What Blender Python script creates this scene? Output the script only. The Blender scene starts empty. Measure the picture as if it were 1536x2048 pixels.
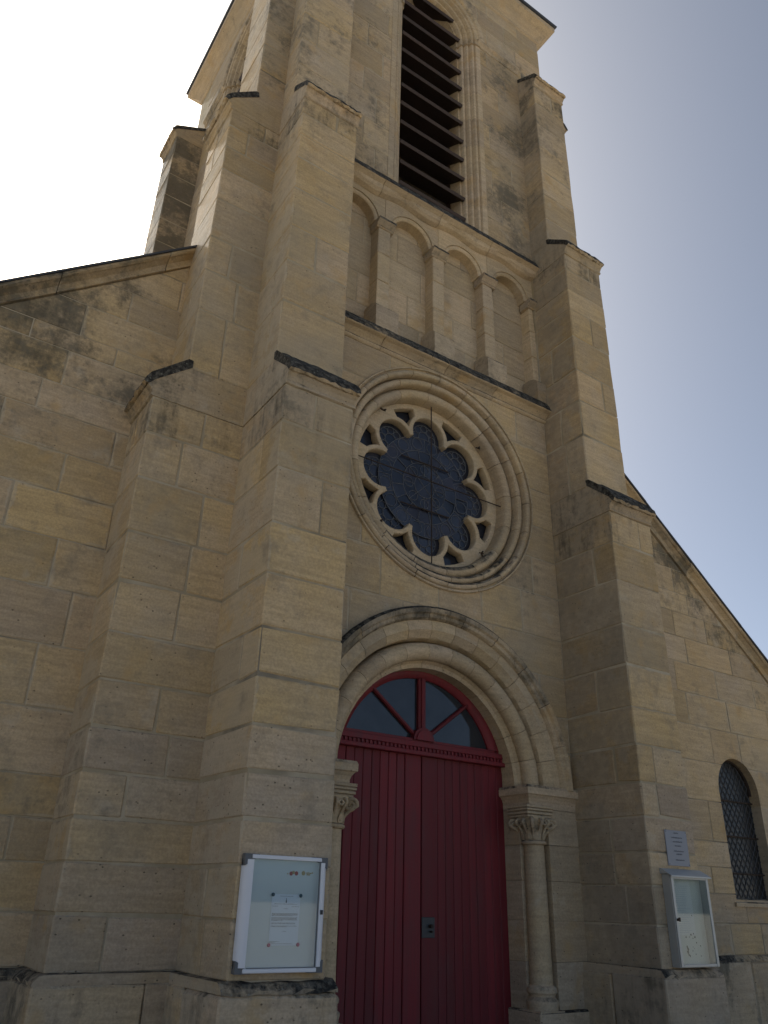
import bpy, bmesh, math, random
from mathutils import Vector, Matrix
random.seed(7)
S = bpy.context.scene
COL = S.collection
R = math.radians
pi = math.pi

# ------------------------------------------------------------------ camera
cam_d = bpy.data.cameras.new('camera')
cam = bpy.data.objects.new('camera', cam_d)
COL.objects.link(cam)
S.camera = cam
cam_d.sensor_fit = 'HORIZONTAL'
cam_d.sensor_width = 36.0
cam_d.lens = 36.0 * 1563.6 / 1536.0
cam_d.clip_end = 2000
yaw, pitch, roll = R(33.4527), R(26.5067), R(1.6005)
w = Vector((math.sin(yaw) * math.cos(pitch), math.cos(yaw) * math.cos(pitch), math.sin(pitch)))
r0 = Vector((math.cos(yaw), -math.sin(yaw), 0))
u0 = r0.cross(w)
rr = math.cos(roll) * r0 + math.sin(roll) * u0
uu = -math.sin(roll) * r0 + math.cos(roll) * u0
cam.matrix_world = Matrix(((rr.x, uu.x, -w.x, -4.73), (rr.y, uu.y, -w.y, -6.0), (rr.z, uu.z, -w.z, 1.6), (0, 0, 0, 1)))

# ------------------------------------------------------------------ sky, sun, exposure
SUN_EL, SUN_AZ = 41.0, -1.0            # behind the tower, a little to the left
wd = bpy.data.worlds.new('World')
S.world = wd
wd.use_nodes = True
nt = wd.node_tree
bg = nt.nodes['Background']
sky = nt.nodes.new('ShaderNodeTexSky')
sky.sky_type = 'NISHITA'
sky.sun_disc = False
sky.sun_elevation = R(SUN_EL)
sky.sun_rotation = R(SUN_AZ)
sky.altitude = 50
sky.air_density = 0.42
sky.dust_density = 2.9
sky.ozone_density = 0.0
wb = nt.nodes.new('ShaderNodeMix'); wb.data_type = 'RGBA'; wb.blend_type = 'MULTIPLY'; wb.inputs[0].default_value = 1.0   # white balance of the whole sky
wb.inputs[7].default_value = (1.0, 1.03, .95, 1)
nt.links.new(sky.outputs[0], wb.inputs[6]); nt.links.new(wb.outputs[2], bg.inputs[0])
bg.inputs[1].default_value = 0.10
sun_d = bpy.data.lights.new('sun', 'SUN')
sun_d.energy = 5.0
sun_d.angle = R(3.0)
sun_d.color = (1.0, .95, .87)
sun = bpy.data.objects.new('sun', sun_d)
COL.objects.link(sun)
sdir = Vector((math.sin(R(SUN_AZ)) * math.cos(R(SUN_EL)), math.cos(R(SUN_AZ)) * math.cos(R(SUN_EL)), math.sin(R(SUN_EL))))
sun.rotation_euler = sdir.to_track_quat('Z', 'Y').to_euler()
sun.location = sdir * 60
S.view_settings.view_transform = 'Standard'
S.view_settings.look = 'None'
S.view_settings.exposure = 1.06
S.view_settings.gamma = 1.0
S.view_settings.use_curve_mapping = False

# ------------------------------------------------------------------ node helpers
class NB:
    def __init__(s, name):
        s.m = bpy.data.materials.new(name)
        s.m.use_nodes = True
        s.t = s.m.node_tree
        s.b = s.t.nodes['Principled BSDF']
    def n(s, typ, **kw):
        x = s.t.nodes.new(typ)
        for k, v in kw.items():
            setattr(x, k, v)
        return x
    def set(s, sock, v):
        if isinstance(v, bpy.types.NodeSocket):
            s.t.links.new(v, sock)
        else:
            sock.default_value = v
    def math(s, op, a, b=None, c=None, clamp=False):
        x = s.n('ShaderNodeMath', operation=op)
        x.use_clamp = clamp
        s.set(x.inputs[0], a)
        if b is not None: s.set(x.inputs[1], b)
        if c is not None: s.set(x.inputs[2], c)
        return x.outputs[0]
    def mix(s, f, a, b, blend='MIX'):
        x = s.n('ShaderNodeMix', data_type='RGBA', blend_type=blend)
        s.set(x.inputs[0], f)
        for i, v in ((6, a), (7, b)):
            if isinstance(v, tuple) and len(v) == 3: v = v + (1,)
            s.set(x.inputs[i], v)
        return x.outputs[2]
    def ramp(s, v, lo, hi, a=0., b=1.):
        x = s.n('ShaderNodeMapRange', interpolation_type='SMOOTHSTEP')
        s.set(x.inputs[0], v); s.set(x.inputs[1], lo); s.set(x.inputs[2], hi)
        s.set(x.inputs[3], a); s.set(x.inputs[4], b)
        return x.outputs[0]
    def noise(s, vec, scale, detail=4, rough=.55):
        x = s.n('ShaderNodeTexNoise')
        s.set(x.inputs['Vector'], vec)
        x.inputs['Scale'].default_value = scale
        x.inputs['Detail'].default_value = detail
        x.inputs['Roughness'].default_value = rough
        return x.outputs[0]
    def vor(s, vec, scale, feature='F1'):
        x = s.n('ShaderNodeTexVoronoi', feature=feature)
        s.set(x.inputs['Vector'], vec)
        x.inputs['Scale'].default_value = scale
        return x.outputs['Distance']
    def vmul(s, vec, f):
        x = s.n('ShaderNodeVectorMath', operation='MULTIPLY')
        s.set(x.inputs[0], vec); x.inputs[1].default_value = f
        return x.outputs[0]
    def vadd(s, a, b):
        x = s.n('ShaderNodeVectorMath', operation='ADD')
        s.set(x.inputs[0], a); s.set(x.inputs[1], b)
        return x.outputs[0]
    def bump(s, h, strength, dist):
        x = s.n('ShaderNodeBump')
        x.inputs['Strength'].default_value = strength
        x.inputs['Distance'].default_value = dist
        s.set(x.inputs['Height'], h)
        s.t.links.new(x.outputs[0], s.b.inputs['Normal'])
    def done(s, col, rough=.9, spec=.25, metal=0.):
        s.set(s.b.inputs['Base Color'], col if not (isinstance(col, tuple) and len(col) == 3) else col + (1,))
        s.set(s.b.inputs['Roughness'], rough)
        s.b.inputs['Specular IOR Level'].default_value = spec
        s.b.inputs['Metallic'].default_value = metal
        return s.m

# object colour channels steer the stone: r = greyness, g = soiling, b = drip streaks, a = grime on the face towards -x
def stone_material(name, ochre, grey, relief=1.0, smear=False):
    k = NB(name)
    geo = k.n('ShaderNodeNewGeometry')
    P, N = geo.outputs['Position'], geo.outputs['Normal']
    oi = k.n('ShaderNodeObjectInfo')
    rnd = oi.outputs['Random']
    sep = k.n('ShaderNodeSeparateColor'); k.set(sep.inputs[0], oi.outputs['Color'])
    tone, dirt, drip, grime = sep.outputs[0], sep.outputs[1], sep.outputs[2], oi.outputs['Alpha']
    off = k.n('ShaderNodeCombineXYZ')
    k.set(off.inputs[0], k.math('MULTIPLY', rnd, 91.)); k.set(off.inputs[1], k.math('MULTIPLY', rnd, 57.)); k.set(off.inputs[2], k.math('MULTIPLY', rnd, 23.))
    Q = k.vadd(P, off.outputs[0])
    sn = k.n('ShaderNodeSeparateXYZ'); k.set(sn.inputs[0], N)
    nx, nz = sn.outputs[0], sn.outputs[2]
    # stone body
    n1 = k.noise(Q, 1.9, 5, .6)
    t = k.math('ADD', tone, k.math('MULTIPLY', k.math('SUBTRACT', n1, .5), 1.5), clamp=True)
    col = k.mix(t, ochre, grey)
    rnd2 = k.math('FRACT', k.math('MULTIPLY', rnd, 17.31))
    rose = k.ramp(rnd2, .55, 1., 0., .25)
    col = k.mix(rose, col, (.46, .345, .255))
    bed = k.noise(k.vmul(Q, (1.6, 1.6, 17.)), 1.6, 5, .65)
    bedv = k.ramp(bed, .3, .72, .85, 1.07)
    grain = k.ramp(k.noise(Q, 55., 3, .6), .3, .7, .88, 1.1)
    bri = k.math('MULTIPLY_ADD', rnd, .30, .82)
    v = k.math('MULTIPLY', k.math('MULTIPLY', bedv, grain), bri)
    cc = k.n('ShaderNodeCombineColor')
    for i in range(3): k.set(cc.inputs[i], v)
    col = k.mix(1., col, cc.outputs[0], 'MULTIPLY')
    # pale worn patches and mortar smears
    pal = k.ramp(k.noise(Q, 3.3, 5, .6), .60, .74, 0., .45)
    col = k.mix(pal, col, (.50, .435, .335))
    # grey patina drifting across the wall
    pat = k.ramp(k.noise(P, .55, 6, .62), .46, .66, 0., .45)
    col = k.mix(pat, col, (.31, .275, .21))
    och = k.ramp(k.noise(Q, 2.6, 5, .6), .56, .72, 0., .55)
    col = k.mix(och, col, (.47, .31, .135))
    if smear:      # lime smeared ragged over the arrises by repointing
        ge = k.n('ShaderNodeSeparateXYZ'); k.set(ge.inputs[0], k.n('ShaderNodeTexCoord').outputs['Generated'])
        ez = k.math('MULTIPLY', k.math('MINIMUM', ge.outputs[2], k.math('SUBTRACT', 1., ge.outputs[2])), .45)
        ex = k.math('MULTIPLY', k.math('MINIMUM', ge.outputs[0], k.math('SUBTRACT', 1., ge.outputs[0])), .80)
        ed = k.math('MINIMUM', ez, ex)
        nn = k.math('MULTIPLY', k.ramp(k.noise(P, 2.3, 5, .7), .42, .72), .042)
        sm_ = k.ramp(k.math('SUBTRACT', ed, nn), -.006, .004, .5, 0.)
        col = k.mix(sm_, col, (.47, .40, .295))
    # pits
    vo = k.vor(k.vmul(Q, (1., 1., 1.4)), 15.)
    gate = k.ramp(k.math('ADD', k.noise(Q, 5., 3), k.math('MULTIPLY', tone, .22)), .52, .74)
    pit = k.math('MULTIPLY', k.ramp(vo, .07, .15, 1., 0.), gate)
    col = k.mix(k.math('MULTIPLY', pit, .75), col, (.06, .05, .035))
    # soiling in blotches, follows rain and lichen, crosses the joints
    d1 = k.noise(P, 1.15, 7, .62)
    d2 = k.noise(P, 11., 6, .7)
    dd = k.math('ADD', d1, k.math('MULTIPLY', k.math('SUBTRACT', d2, .5), .5))
    th = k.math('MULTIPLY_ADD', dirt, -.42, .78)
    dm = k.ramp(k.math('SUBTRACT', dd, th), -.10, .16, 0., .80)
    col = k.mix(dm, col, (.085, .078, .058))
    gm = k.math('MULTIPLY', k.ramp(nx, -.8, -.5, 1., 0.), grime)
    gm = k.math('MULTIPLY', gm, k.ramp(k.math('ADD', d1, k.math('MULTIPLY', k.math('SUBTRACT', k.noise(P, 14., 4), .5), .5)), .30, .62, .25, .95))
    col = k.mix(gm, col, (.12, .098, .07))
    dneg = k.math('MAXIMUM', k.math('SUBTRACT', drip, 1.), 0.)        # above 1: run-off streaks only, no crust
    drip = k.math('MULTIPLY', drip, k.math('LESS_THAN', drip, 1.))
    # fine soot and lichen mottling
    mo = k.noise(P, 5.5, 9, .72)
    mf = k.ramp(k.math('ADD', mo, k.math('MULTIPLY', k.math('SUBTRACT', d1, .5), .5)), .50, .74, 0., .52 if smear else .34)
    col = k.mix(mf, col, (.20, .175, .132))
    # streaks of black run-off
    s1 = k.noise(k.vmul(P, (9., 9., 1.3)), 1.2, 7, .68)
    sm = k.math('MULTIPLY', k.math('MULTIPLY', k.ramp(s1, .42, .70), k.ramp(dd, .40, .62, .12, 1.)), k.math('MAXIMUM', k.math('MULTIPLY', drip, k.ramp(drip, .44, .58)), dneg))
    col = k.mix(k.math('MULTIPLY', sm, .9), col, (.03, .028, .024))
    # black crust on surfaces that catch the rain
    lz = k.ramp(nz, k.math('MULTIPLY_ADD', drip, -.50, .14), k.math('MULTIPLY_ADD', drip, -.50, .45))
    lm = k.math('MULTIPLY', lz, k.ramp(k.math('ADD', k.math('ADD', d1, d2), k.math('ADD', k.math('MULTIPLY', dirt, .30), k.math('MULTIPLY', drip, .95))), 1.08, 1.42, .06, 1.))
    crust = k.mix(k.ramp(k.noise(P, 17., 5, .7), .40, .66), (.022, .021, .019), (.115, .105, .085))
    col = k.mix(lm, col, crust)
    spk = k.math('MULTIPLY', lz, k.ramp(k.vor(P, 22.), .14, .22, 1., 0.))
    col = k.mix(k.math('MULTIPLY', spk, .35), col, (.30, .31, .26))
    # relief
    h = k.math('ADD', k.math('MULTIPLY', k.noise(Q, 30., 6, .65), .6), k.math('MULTIPLY', bed, .7))
    h = k.math('ADD', h, k.math('MULTIPLY', k.noise(Q, 6., 3), .8))
    h = k.math('SUBTRACT', h, k.math('MULTIPLY', pit, 1.0))
    k.bump(h, .55 * relief, .012)
    return k.done(col, .92, .2)

STONE = stone_material('limestone', (.505, .365, .185), (.46, .37, .265), 1.0, True)
STONE_PALE = stone_material('dressed limestone', (.53, .405, .24), (.475, .385, .275), .6)

def mortar_material():
    k = NB('lime mortar')
    P = k.n('ShaderNodeNewGeometry').outputs['Position']
    f = k.ramp(k.noise(P, 2.2, 6, .6), .38, .66)
    col = k.mix(f, (.34, .285, .19), (.46, .395, .29))
    col = k.mix(k.ramp(k.noise(P, .9, 4), .56, .7, 0., .7), col, (.10, .09, .07))
    k.bump(k.noise(P, 40., 4), .5, .006)
    return k.done(col, .95, .1)
MORTAR = mortar_material()

def simple(name, c, rough=.5, spec=.4, metal=0., var=.12, bscale=30., bstr=.1):
    k = NB(name)
    tc = k.n('ShaderNodeTexCoord').outputs['Object']
    f = k.noise(tc, bscale * .3, 4)
    lo = tuple(x * (1 - var) for x in c); hi = tuple(min(1, x * (1 + var)) for x in c)
    col = k.mix(f, lo, hi)
    if bstr: k.bump(k.noise(tc, bscale, 4), bstr, .005)
    return k.done(col, rough, spec, metal)

def wood_paint(name, c):
    k = NB(name)
    geo = k.n('ShaderNodeNewGeometry'); P = geo.outputs['Position']
    oi = k.n('ShaderNodeObjectInfo'); rnd = oi.outputs['Random']
    g = k.noise(k.vmul(P, (30., 30., 1.2)), 1.3, 5, .6)
    f = k.math('MULTIPLY', k.ramp(g, .3, .7, .82, 1.12), k.math('MULTIPLY_ADD', rnd, .42, .78))
    cc = k.n('ShaderNodeCombineColor')
    for i in range(3): k.set(cc.inputs[i], f)
    col = k.mix(1., c, cc.outputs[0], 'MULTIPLY')
    fade = k.ramp(k.noise(k.vmul(P, (1., 1., .5)), 3.1, 8, .7), .46, .72, 0., .55)
    col = k.mix(fade, col, tuple(x * .55 + .02 for x in c))
    k.bump(g, .25, .004)
    return k.done(col, k.ramp(g, .3, .7, .48, .66), .35)

RED = wood_paint('crimson paint', (.155, .016, .021))
LOUVRE = wood_paint('weathered brown wood', (.044, .028, .022))
IRON = simple('rusty iron', (.055, .040, .032), .75, .3, .4)
LOCK = simple('dull grey steel', (.055, .06, .066), .5, .5, .6)
LEAD = simple('lead came', (.14, .15, .165), .6, .4, .3)
WHITE = simple('white powder coat', (.70, .71, .74), .38, .5, 0, .04)
BACK = simple('white enamel back panel', (.58, .61, .61), .3, .5, 0, .04, 6., 0)
GREYP = simple('grey plastic', (.12, .125, .13), .55, .4)
PAPER = simple('white paper', (.72, .75, .80), .7, .3, 0, .03, 8., 0)
INK = simple('printed ink', (.12, .13, .15), .8, .2, 0, .1, 20., 0)
INKL = simple('pale printed ink', (.42, .44, .47), .8, .2, 0, .1, 20., 0)
ALU = simple('weathered aluminium', (.42, .43, .42), .45, .5, .5, .12)
OLDPAPER = simple('yellowed backing paper', (.60, .59, .50), .8, .2, 0, .1, 6.)
SLATE = simple('slate', (.05, .055, .065), .6, .4, 0, .25, 12., .3)
PLAQUE = simple('grey enamel plaque', (.24, .25, .275), .42, .5, .1, .06, 8.)
TEAL = simple('dark teal magnet', (.02, .07, .09), .4)
PINK = simple('pink magnet', (.42, .06, .16), .4)
SEAL = simple('ochre print', (.40, .30, .14), .7, .2, 0, .1)
SEALR = simple('red print', (.36, .07, .06), .7, .2, 0, .1)
STAIN = simple('mildew spots', (.13, .14, .12), .9, .1)

def glass_dark(name, c, rough=.06, wob=.25, vscale=7.):
    k = NB(name)
    P = k.n('ShaderNodeNewGeometry').outputs['Position']
    oi = k.n('ShaderNodeObjectInfo')
    f = k.ramp(k.noise(P, 4., 4), .3, .7)
    col = k.mix(f, tuple(x * .6 for x in c), c)
    k.bump(k.noise(P, vscale, 3), wob, .01)
    k.b.inputs['IOR'].default_value = 1.5
    return k.done(col, rough, .5)
FANGLASS = glass_dark('fanlight glass', (.03, .034, .04), .03, .05, 3.)
ROSEG = [glass_dark('blue stained glass', (.040, .045, .063), .22, .8), glass_dark('deep blue stained glass', (.026, .030, .043), .2, .8),
         glass_dark('violet stained glass', (.04, .038, .05), .25, .8), glass_dark('pale stained glass', (.07, .08, .105), .3, .8)]
AISLEG = glass_dark('dark leaded glass', (.014, .015, .016), .35, .9)

def clear_pane():
    m = bpy.data.materials.new('clear pane'); m.use_nodes = True
    t = m.node_tree; t.nodes.remove(t.nodes['Principled BSDF'])
    fr = t.nodes.new('ShaderNodeFresnel')
    ge = t.nodes.new('ShaderNodeNewGeometry'); mr = t.nodes.new('ShaderNodeMapRange')      # same reflectance on both faces of the sheet
    mr.inputs[3].default_value = 1.5; mr.inputs[4].default_value = 1 / 1.5
    t.links.new(ge.outputs['Backfacing'], mr.inputs[0]); t.links.new(mr.outputs[0], fr.inputs[0])
    tr = t.nodes.new('ShaderNodeBsdfTransparent'); tr.inputs[0].default_value = (.90, .94, .95, 1)
    gl = t.nodes.new('ShaderNodeBsdfGlossy'); gl.inputs['Roughness'].default_value = .03
    mx = t.nodes.new('ShaderNodeMixShader')
    t.links.new(fr.outputs[0], mx.inputs[0]); t.links.new(tr.outputs[0], mx.inputs[1]); t.links.new(gl.outputs[0], mx.inputs[2])
    t.links.new(mx.outputs[0], t.nodes['Material Output'].inputs[0])
    return m
CLEAR = clear_pane()

# ------------------------------------------------------------------ mesh helpers
def link(name, me, mat, parent=None, loc=(0, 0, 0), color=None):
    o = bpy.data.objects.new(name, me)
    COL.objects.link(o)
    if mat and not me.materials: me.materials.append(mat)
    if parent: o.parent = parent
    o.location = loc
    if color: o.color = color
    return o

def empty(name, parent=None, loc=(0, 0, 0), rz=0):
    o = bpy.data.objects.new(name, None)
    COL.objects.link(o)
    o.empty_display_size = .2
    if parent: o.parent = parent
    o.location = loc
    o.rotation_euler = (0, 0, rz)
    return o

def mesh(vs, fs, name='mesh'):
    me = bpy.data.meshes.new(name)
    me.from_pydata([tuple(v) for v in vs], [], fs)
    bm = bmesh.new(); bm.from_mesh(me)
    bmesh.ops.recalc_face_normals(bm, faces=bm.faces)
    bm.to_mesh(me); bm.free()
    return me

def chbox_vf(x0, x1, y0, y1, z0, z1, c=.006, jit=0., chip=0.):
    X, Y, Z = (x0, x1), (y0, y1), (z0, z1)
    vs, idx = [], {}
    for i in (0, 1):
        for j in (0, 1):
            for l in (0, 1):
                p = [X[i] + random.uniform(-jit, jit), Y[j] + random.uniform(-jit, jit), Z[l] + random.uniform(-jit, jit)]
                k = c * random.uniform(.6, 1.5)
                if chip and random.random() < chip: k = random.uniform(.014, .028)
                k = min(k, .45 * min(x1 - x0, y1 - y0, z1 - z0))
                s = (1 if i == 0 else -1, 1 if j == 0 else -1, 1 if l == 0 else -1)
                for a in range(3):
                    q = [p[b] + (0 if b == a else s[b] * k) for b in range(3)]
                    idx[(i, j, l, a)] = len(vs); vs.append(q)
    fs = []
    rng = (0, 1)
    for i in rng: fs.append([idx[(i, *t, 0)] for t in ((0, 0), (1, 0), (1, 1), (0, 1))])
    for j in rng: fs.append([idx[(a, j, b, 1)] for a, b in ((0, 0), (1, 0), (1, 1), (0, 1))])
    for l in rng: fs.append([idx[(a, b, l, 2)] for a, b in ((0, 0), (1, 0), (1, 1), (0, 1))])
    for i in rng:
        for j in rng: fs.append([idx[(i, j, 0, 0)], idx[(i, j, 1, 0)], idx[(i, j, 1, 1)], idx[(i, j, 0, 1)]])
        for l in rng: fs.append([idx[(i, 0, l, 0)], idx[(i, 1, l, 0)], idx[(i, 1, l, 2)], idx[(i, 0, l, 2)]])
    for j in rng:
        for l in rng: fs.append([idx[(0, j, l, 1)], idx[(1, j, l, 1)], idx[(1, j, l, 2)], idx[(0, j, l, 2)]])
    for i in rng:
        for j in rng:
            for l in rng: fs.append([idx[(i, j, l, a)] for a in range(3)])
    return vs, fs

def block(name, x0, x1, y0, y1, z0, z1, mat, parent, color=None, c=.010, jit=.0036, chip=.14):
    cx, cy = (x0 + x1) / 2, (y0 + y1) / 2
    vs, fs = chbox_vf(x0 - cx, x1 - cx, y0 - cy, y1 - cy, 0, z1 - z0, c, jit, chip)
    return link(name, mesh(vs, fs, name), mat, parent, (cx, cy, z0), color)

def tone(base=.35, spread=.35, dirt=0., drip=0., grime=0.):
    return (min(1, max(0, base + random.uniform(-spread, spread))), max(0, min(1, dirt + random.uniform(-.05, .05))), drip, grime)

def box(name, x0, x1, y0, y1, z0, z1, mat, parent=None, c=.004):
    return block(name, x0, x1, y0, y1, z0, z1, mat, parent, None, c, 0, 0)

def extrude_profile(prof, a0, a1, n, place, jit=0., wave=None):
    """prof: closed list of (v, z); swept along a0..a1 in n steps; place(a, v, z) -> xyz"""
    vs, fs, m = [], [], len(prof)
    for i in range(n + 1):
        a = a0 + (a1 - a0) * i / n
        for j, (v, z) in enumerate(prof):
            dv, dz = random.uniform(-jit, jit), random.uniform(-jit, jit)
            if wave: dz += wave(a, j)
            vs.append(place(a, v + dv, z + dz))
    for i in range(n):
        for j in range(m):
            fs.append([i * m + j, i * m + (j + 1) % m, (i + 1) * m + (j + 1) % m, (i + 1) * m + j])
    fs.append(list(range(m))); fs.append([n * m + j for j in range(m)])
    return mesh(vs, fs)

def ring_segment(prof, a0, a1, n, cx, cz, jit=0.):
    """prof: closed list of (r, y)"""
    return extrude_profile(prof, a0, a1, n, lambda a, r, y: (cx + r * math.cos(a), y, cz + r * math.sin(a)), jit)

def arc_pts(cx, cy, r, a0, a1, n):
    return [(cx + r * math.cos(a0 + (a1 - a0) * i / n), cy + r * math.sin(a0 + (a1 - a0) * i / n)) for i in range(n + 1)]

def tube(pts, rad, n=6, closed=False):
    vs, fs, m = [], [], len(pts)
    pts = [Vector(p) for p in pts]
    prev = None
    for i, p in enumerate(pts):
        a = pts[(i - 1) % m] if (closed or i > 0) else p
        b = pts[(i + 1) % m] if (closed or i < m - 1) else p
        t = (b - a).normalized()
        if prev is None:
            up = Vector((0, 0, 1)) if abs(t.z) < .9 else Vector((1, 0, 0))
            s = t.cross(up).normalized()
        else:
            s = (prev - t * prev.dot(t)).normalized()
        prev = s
        q = t.cross(s)
        rd = rad[i] if isinstance(rad, (list, tuple)) else rad
        for k in range(n):
            an = 2 * pi * k / n
            vs.append(p + (s * math.cos(an) + q * math.sin(an)) * rd)
    for i in range(m if closed else m - 1):
        i2 = (i + 1) % m
        for k in range(n): fs.append([i * n + k, i * n + (k + 1) % n, i2 * n + (k + 1) % n, i2 * n + k])
    if not closed:
        fs.append(list(range(n))); fs.append([(m - 1) * n + k for k in range(n)])
    return vs, fs

def join_vf(lst):
    vs, fs = [], []
    for v, f in lst:
        o = len(vs); vs += [tuple(x) for x in v]; fs += [[i + o for i in q] for q in f]
    return vs, fs

def lathe(prof, n, cx=0, cy=0):
    vs, fs, m = [], [], len(prof)
    for i in range(n):
        a = 2 * pi * i / n
        for r, z in prof: vs.append((cx + r * math.cos(a), cy + r * math.sin(a), z))
    for i in range(n):
        i2 = (i + 1) % n
        for j in range(m - 1): fs.append([i * m + j, i * m + j + 1, i2 * m + j + 1, i2 * m + j])
    fs.append([i * m for i in range(n)]); fs.append([i * m + m - 1 for i in range(n)])
    return vs, fs

def smooth(o, ang=40):
    me = o.data
    me.polygons.foreach_set('use_smooth', [True] * len(me.polygons))
    try: me.set_sharp_from_angle(angle=R(ang))
    except Exception: pass
    return o

def plate(outlines, y0, y1, bev=0.):
    """filled XZ polygon with holes, from y0 (front) to y1"""
    cu = bpy.data.curves.new('plate', 'CURVE')
    cu.dimensions = '2D'; cu.fill_mode = 'BOTH'
    for ol in outlines:
        sp = cu.splines.new('POLY'); sp.points.add(len(ol) - 1)
        for p, (x, z) in zip(sp.points, ol): p.co = (x, z, 0, 1)
        sp.use_cyclic_u = True
    cu.extrude = max(0, (y1 - y0) / 2 - bev); cu.bevel_depth = bev; cu.bevel_resolution = 1
    if bev: cu.offset = -bev
    o = bpy.data.objects.new('plate', cu); COL.objects.link(o)
    dg = bpy.context.evaluated_depsgraph_get()
    me = bpy.data.meshes.new_from_object(o.evaluated_get(dg))
    bpy.data.objects.remove(o); bpy.data.curves.remove(cu)
    ym = (y0 + y1) / 2
    for v in me.vertices:
        x, z, d = v.co
        v.co = (x, ym - d, z)
    me.materials.clear()
    return me

def arch_poly(cx, hw, z0, zs, n=24, rise=None):
    """round-headed outline: half width hw from z0 up to springing zs"""
    return [(cx - hw, z0)] + [(cx - hw * math.cos(pi * i / n), zs + hw * math.sin(pi * i / n)) for i in range(n + 1)] + [(cx + hw, z0)]

def prism(outline, y0, y1):
    n = len(outline)
    vs = [(x, y0, z) for x, z in outline] + [(x, y1, z) for x, z in outline]
    fs = [list(range(n)), list(range(n, 2 * n))] + [[i, (i + 1) % n, n + (i + 1) % n, n + i] for i in range(n)]
    return mesh(vs, fs)

CUTTERS = {}
def cutter(key, outline):
    o = bpy.data.objects.new('cutter', prism(outline, -3, 8)); COL.objects.link(o)
    CUTTERS[key] = o
    return o

def bool_cut(o, cut):
    md = o.modifiers.new('b', 'BOOLEAN'); md.operation = 'DIFFERENCE'; md.solver = 'EXACT'
    md.object = cut
    bpy.context.view_layer.update()
    dg = bpy.context.evaluated_depsgraph_get()
    me = bpy.data.meshes.new_from_object(o.evaluated_get(dg))
    o.modifiers.clear()
    old = o.data; o.data = me; bpy.data.meshes.remove(old)
    # a cut can leave two pieces: each becomes a stone of its own
    bm = bmesh.new(); bm.from_mesh(me); bm.faces.ensure_lookup_table()
    seen, isl = set(), []
    for f in bm.faces:
        if f.index in seen: continue
        st, grp = [f], []
        seen.add(f.index)
        while st:
            q = st.pop(); grp.append(q.index)
            for e_ in q.edges:
                for g_ in e_.link_faces:
                    if g_.index not in seen: seen.add(g_.index); st.append(g_)
        isl.append(set(grp))
    bm.free()
    if len(isl) > 1:
        isl.sort(key=len, reverse=True)
        for k_, keep in enumerate(isl):
            b2 = bmesh.new(); b2.from_mesh(me); b2.faces.ensure_lookup_table()
            bmesh.ops.delete(b2, geom=[f for f in b2.faces if f.index not in keep], context='FACES')
            m2 = me.copy(); b2.to_mesh(m2); b2.free()
            if k_ == 0: o.data = m2
            else:
                ex = o.copy(); ex.data = m2; COL.objects.link(ex)
    return len(o.data.polygons)

def clip_poly(poly, nx, nz, d):
    """keep nx*x+nz*z <= d"""
    out = []
    for i in range(len(poly)):
        a, b = poly[i], poly[(i + 1) % len(poly)]
        fa, fb = nx * a[0] + nz * a[1] - d, nx * b[0] + nz * b[1] - d
        if fa <= 0: out.append(a)
        if fa * fb < 0:
            t = fa / (fa - fb); out.append((a[0] + t * (b[0] - a[0]), a[1] + t * (b[1] - a[1])))
    return out

def poly_block(name, poly, y0, y1, mat, parent, color, c=.006):
    """convex polygon block with chamfered front edge, origin at its middle"""
    cx = sum(p[0] for p in poly) / len(poly); cz = sum(p[1] for p in poly) / len(poly)
    n = len(poly); dy = random.uniform(-.003, .003)
    vs = []
    for x, z in poly:
        dx, dz = x - cx, z - cz; l = math.hypot(dx, dz) or 1
        k = c * random.uniform(.8, 2.2)
        vs.append((dx - dx / l * k * 1.4, y0 + dy, dz - dz / l * k * 1.4))
    vs += [(x - cx, y0 + dy + c, z - cz) for x, z in poly] + [(x - cx, y1, z - cz) for x, z in poly]
    fs = [list(range(n)), [2 * n + i for i in range(n)]]
    for r_ in (0, 1):
        fs += [[r_ * n + i, r_ * n + (i + 1) % n, (r_ + 1) * n + (i + 1) % n, (r_ + 1) * n + i] for i in range(n)]
    return link(name, mesh(vs, fs, name), mat, parent, (cx, 0, cz), color)

J = .0050     # half a joint
def courses(parent, x0, x1, zs, y0, y1, wmin, wmax, colf, cuts=(), clips=(), mat=None, overlap=None):
    mat = mat or STONE
    prev = []
    for i in range(len(zs) - 1):
        za, zb = zs[i], zs[i + 1]
        xs = [x0]
        while x1 - xs[-1] > wmax:
            for _ in range(12):
                nx_ = xs[-1] + random.uniform(wmin, wmax)
                if all(abs(nx_ - p) > .14 for p in prev): break
            if x1 - nx_ < wmin * .55: break
            xs.append(nx_)
        if x1 - xs[-1] > wmax * 1.25: xs.append((xs[-1] + x1) / 2)
        xs.append(x1)
        prev = xs[1:-1]
        for a, b in zip(xs, xs[1:]):
            poly = [(a + J, za + J), (b - J, za + J), (b - J, zb - J), (a + J, zb - J)]
            for cl in clips: poly = clip_poly(poly, *cl) if len(poly) > 2 else poly
            if len(poly) < 3: continue
            ar = abs(sum(poly[q][0] * poly[(q + 1) % len(poly)][1] - poly[(q + 1) % len(poly)][0] * poly[q][1] for q in range(len(poly)))) / 2
            if ar < .012: continue
            skip = False; need = []
            for key, test in cuts:
                t_ = test(a, b, za, zb)
                if t_ == 2: skip = True
                elif t_ == 1: need.append(key)
            if skip: continue
            o = poly_block('stone', poly, y0, y1, mat, parent, colf((a + b) / 2, (za + zb) / 2))
            for key in need:
                if bool_cut(o, CUTTERS[key]) == 0:
                    bpy.data.objects.remove(o); break

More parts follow.
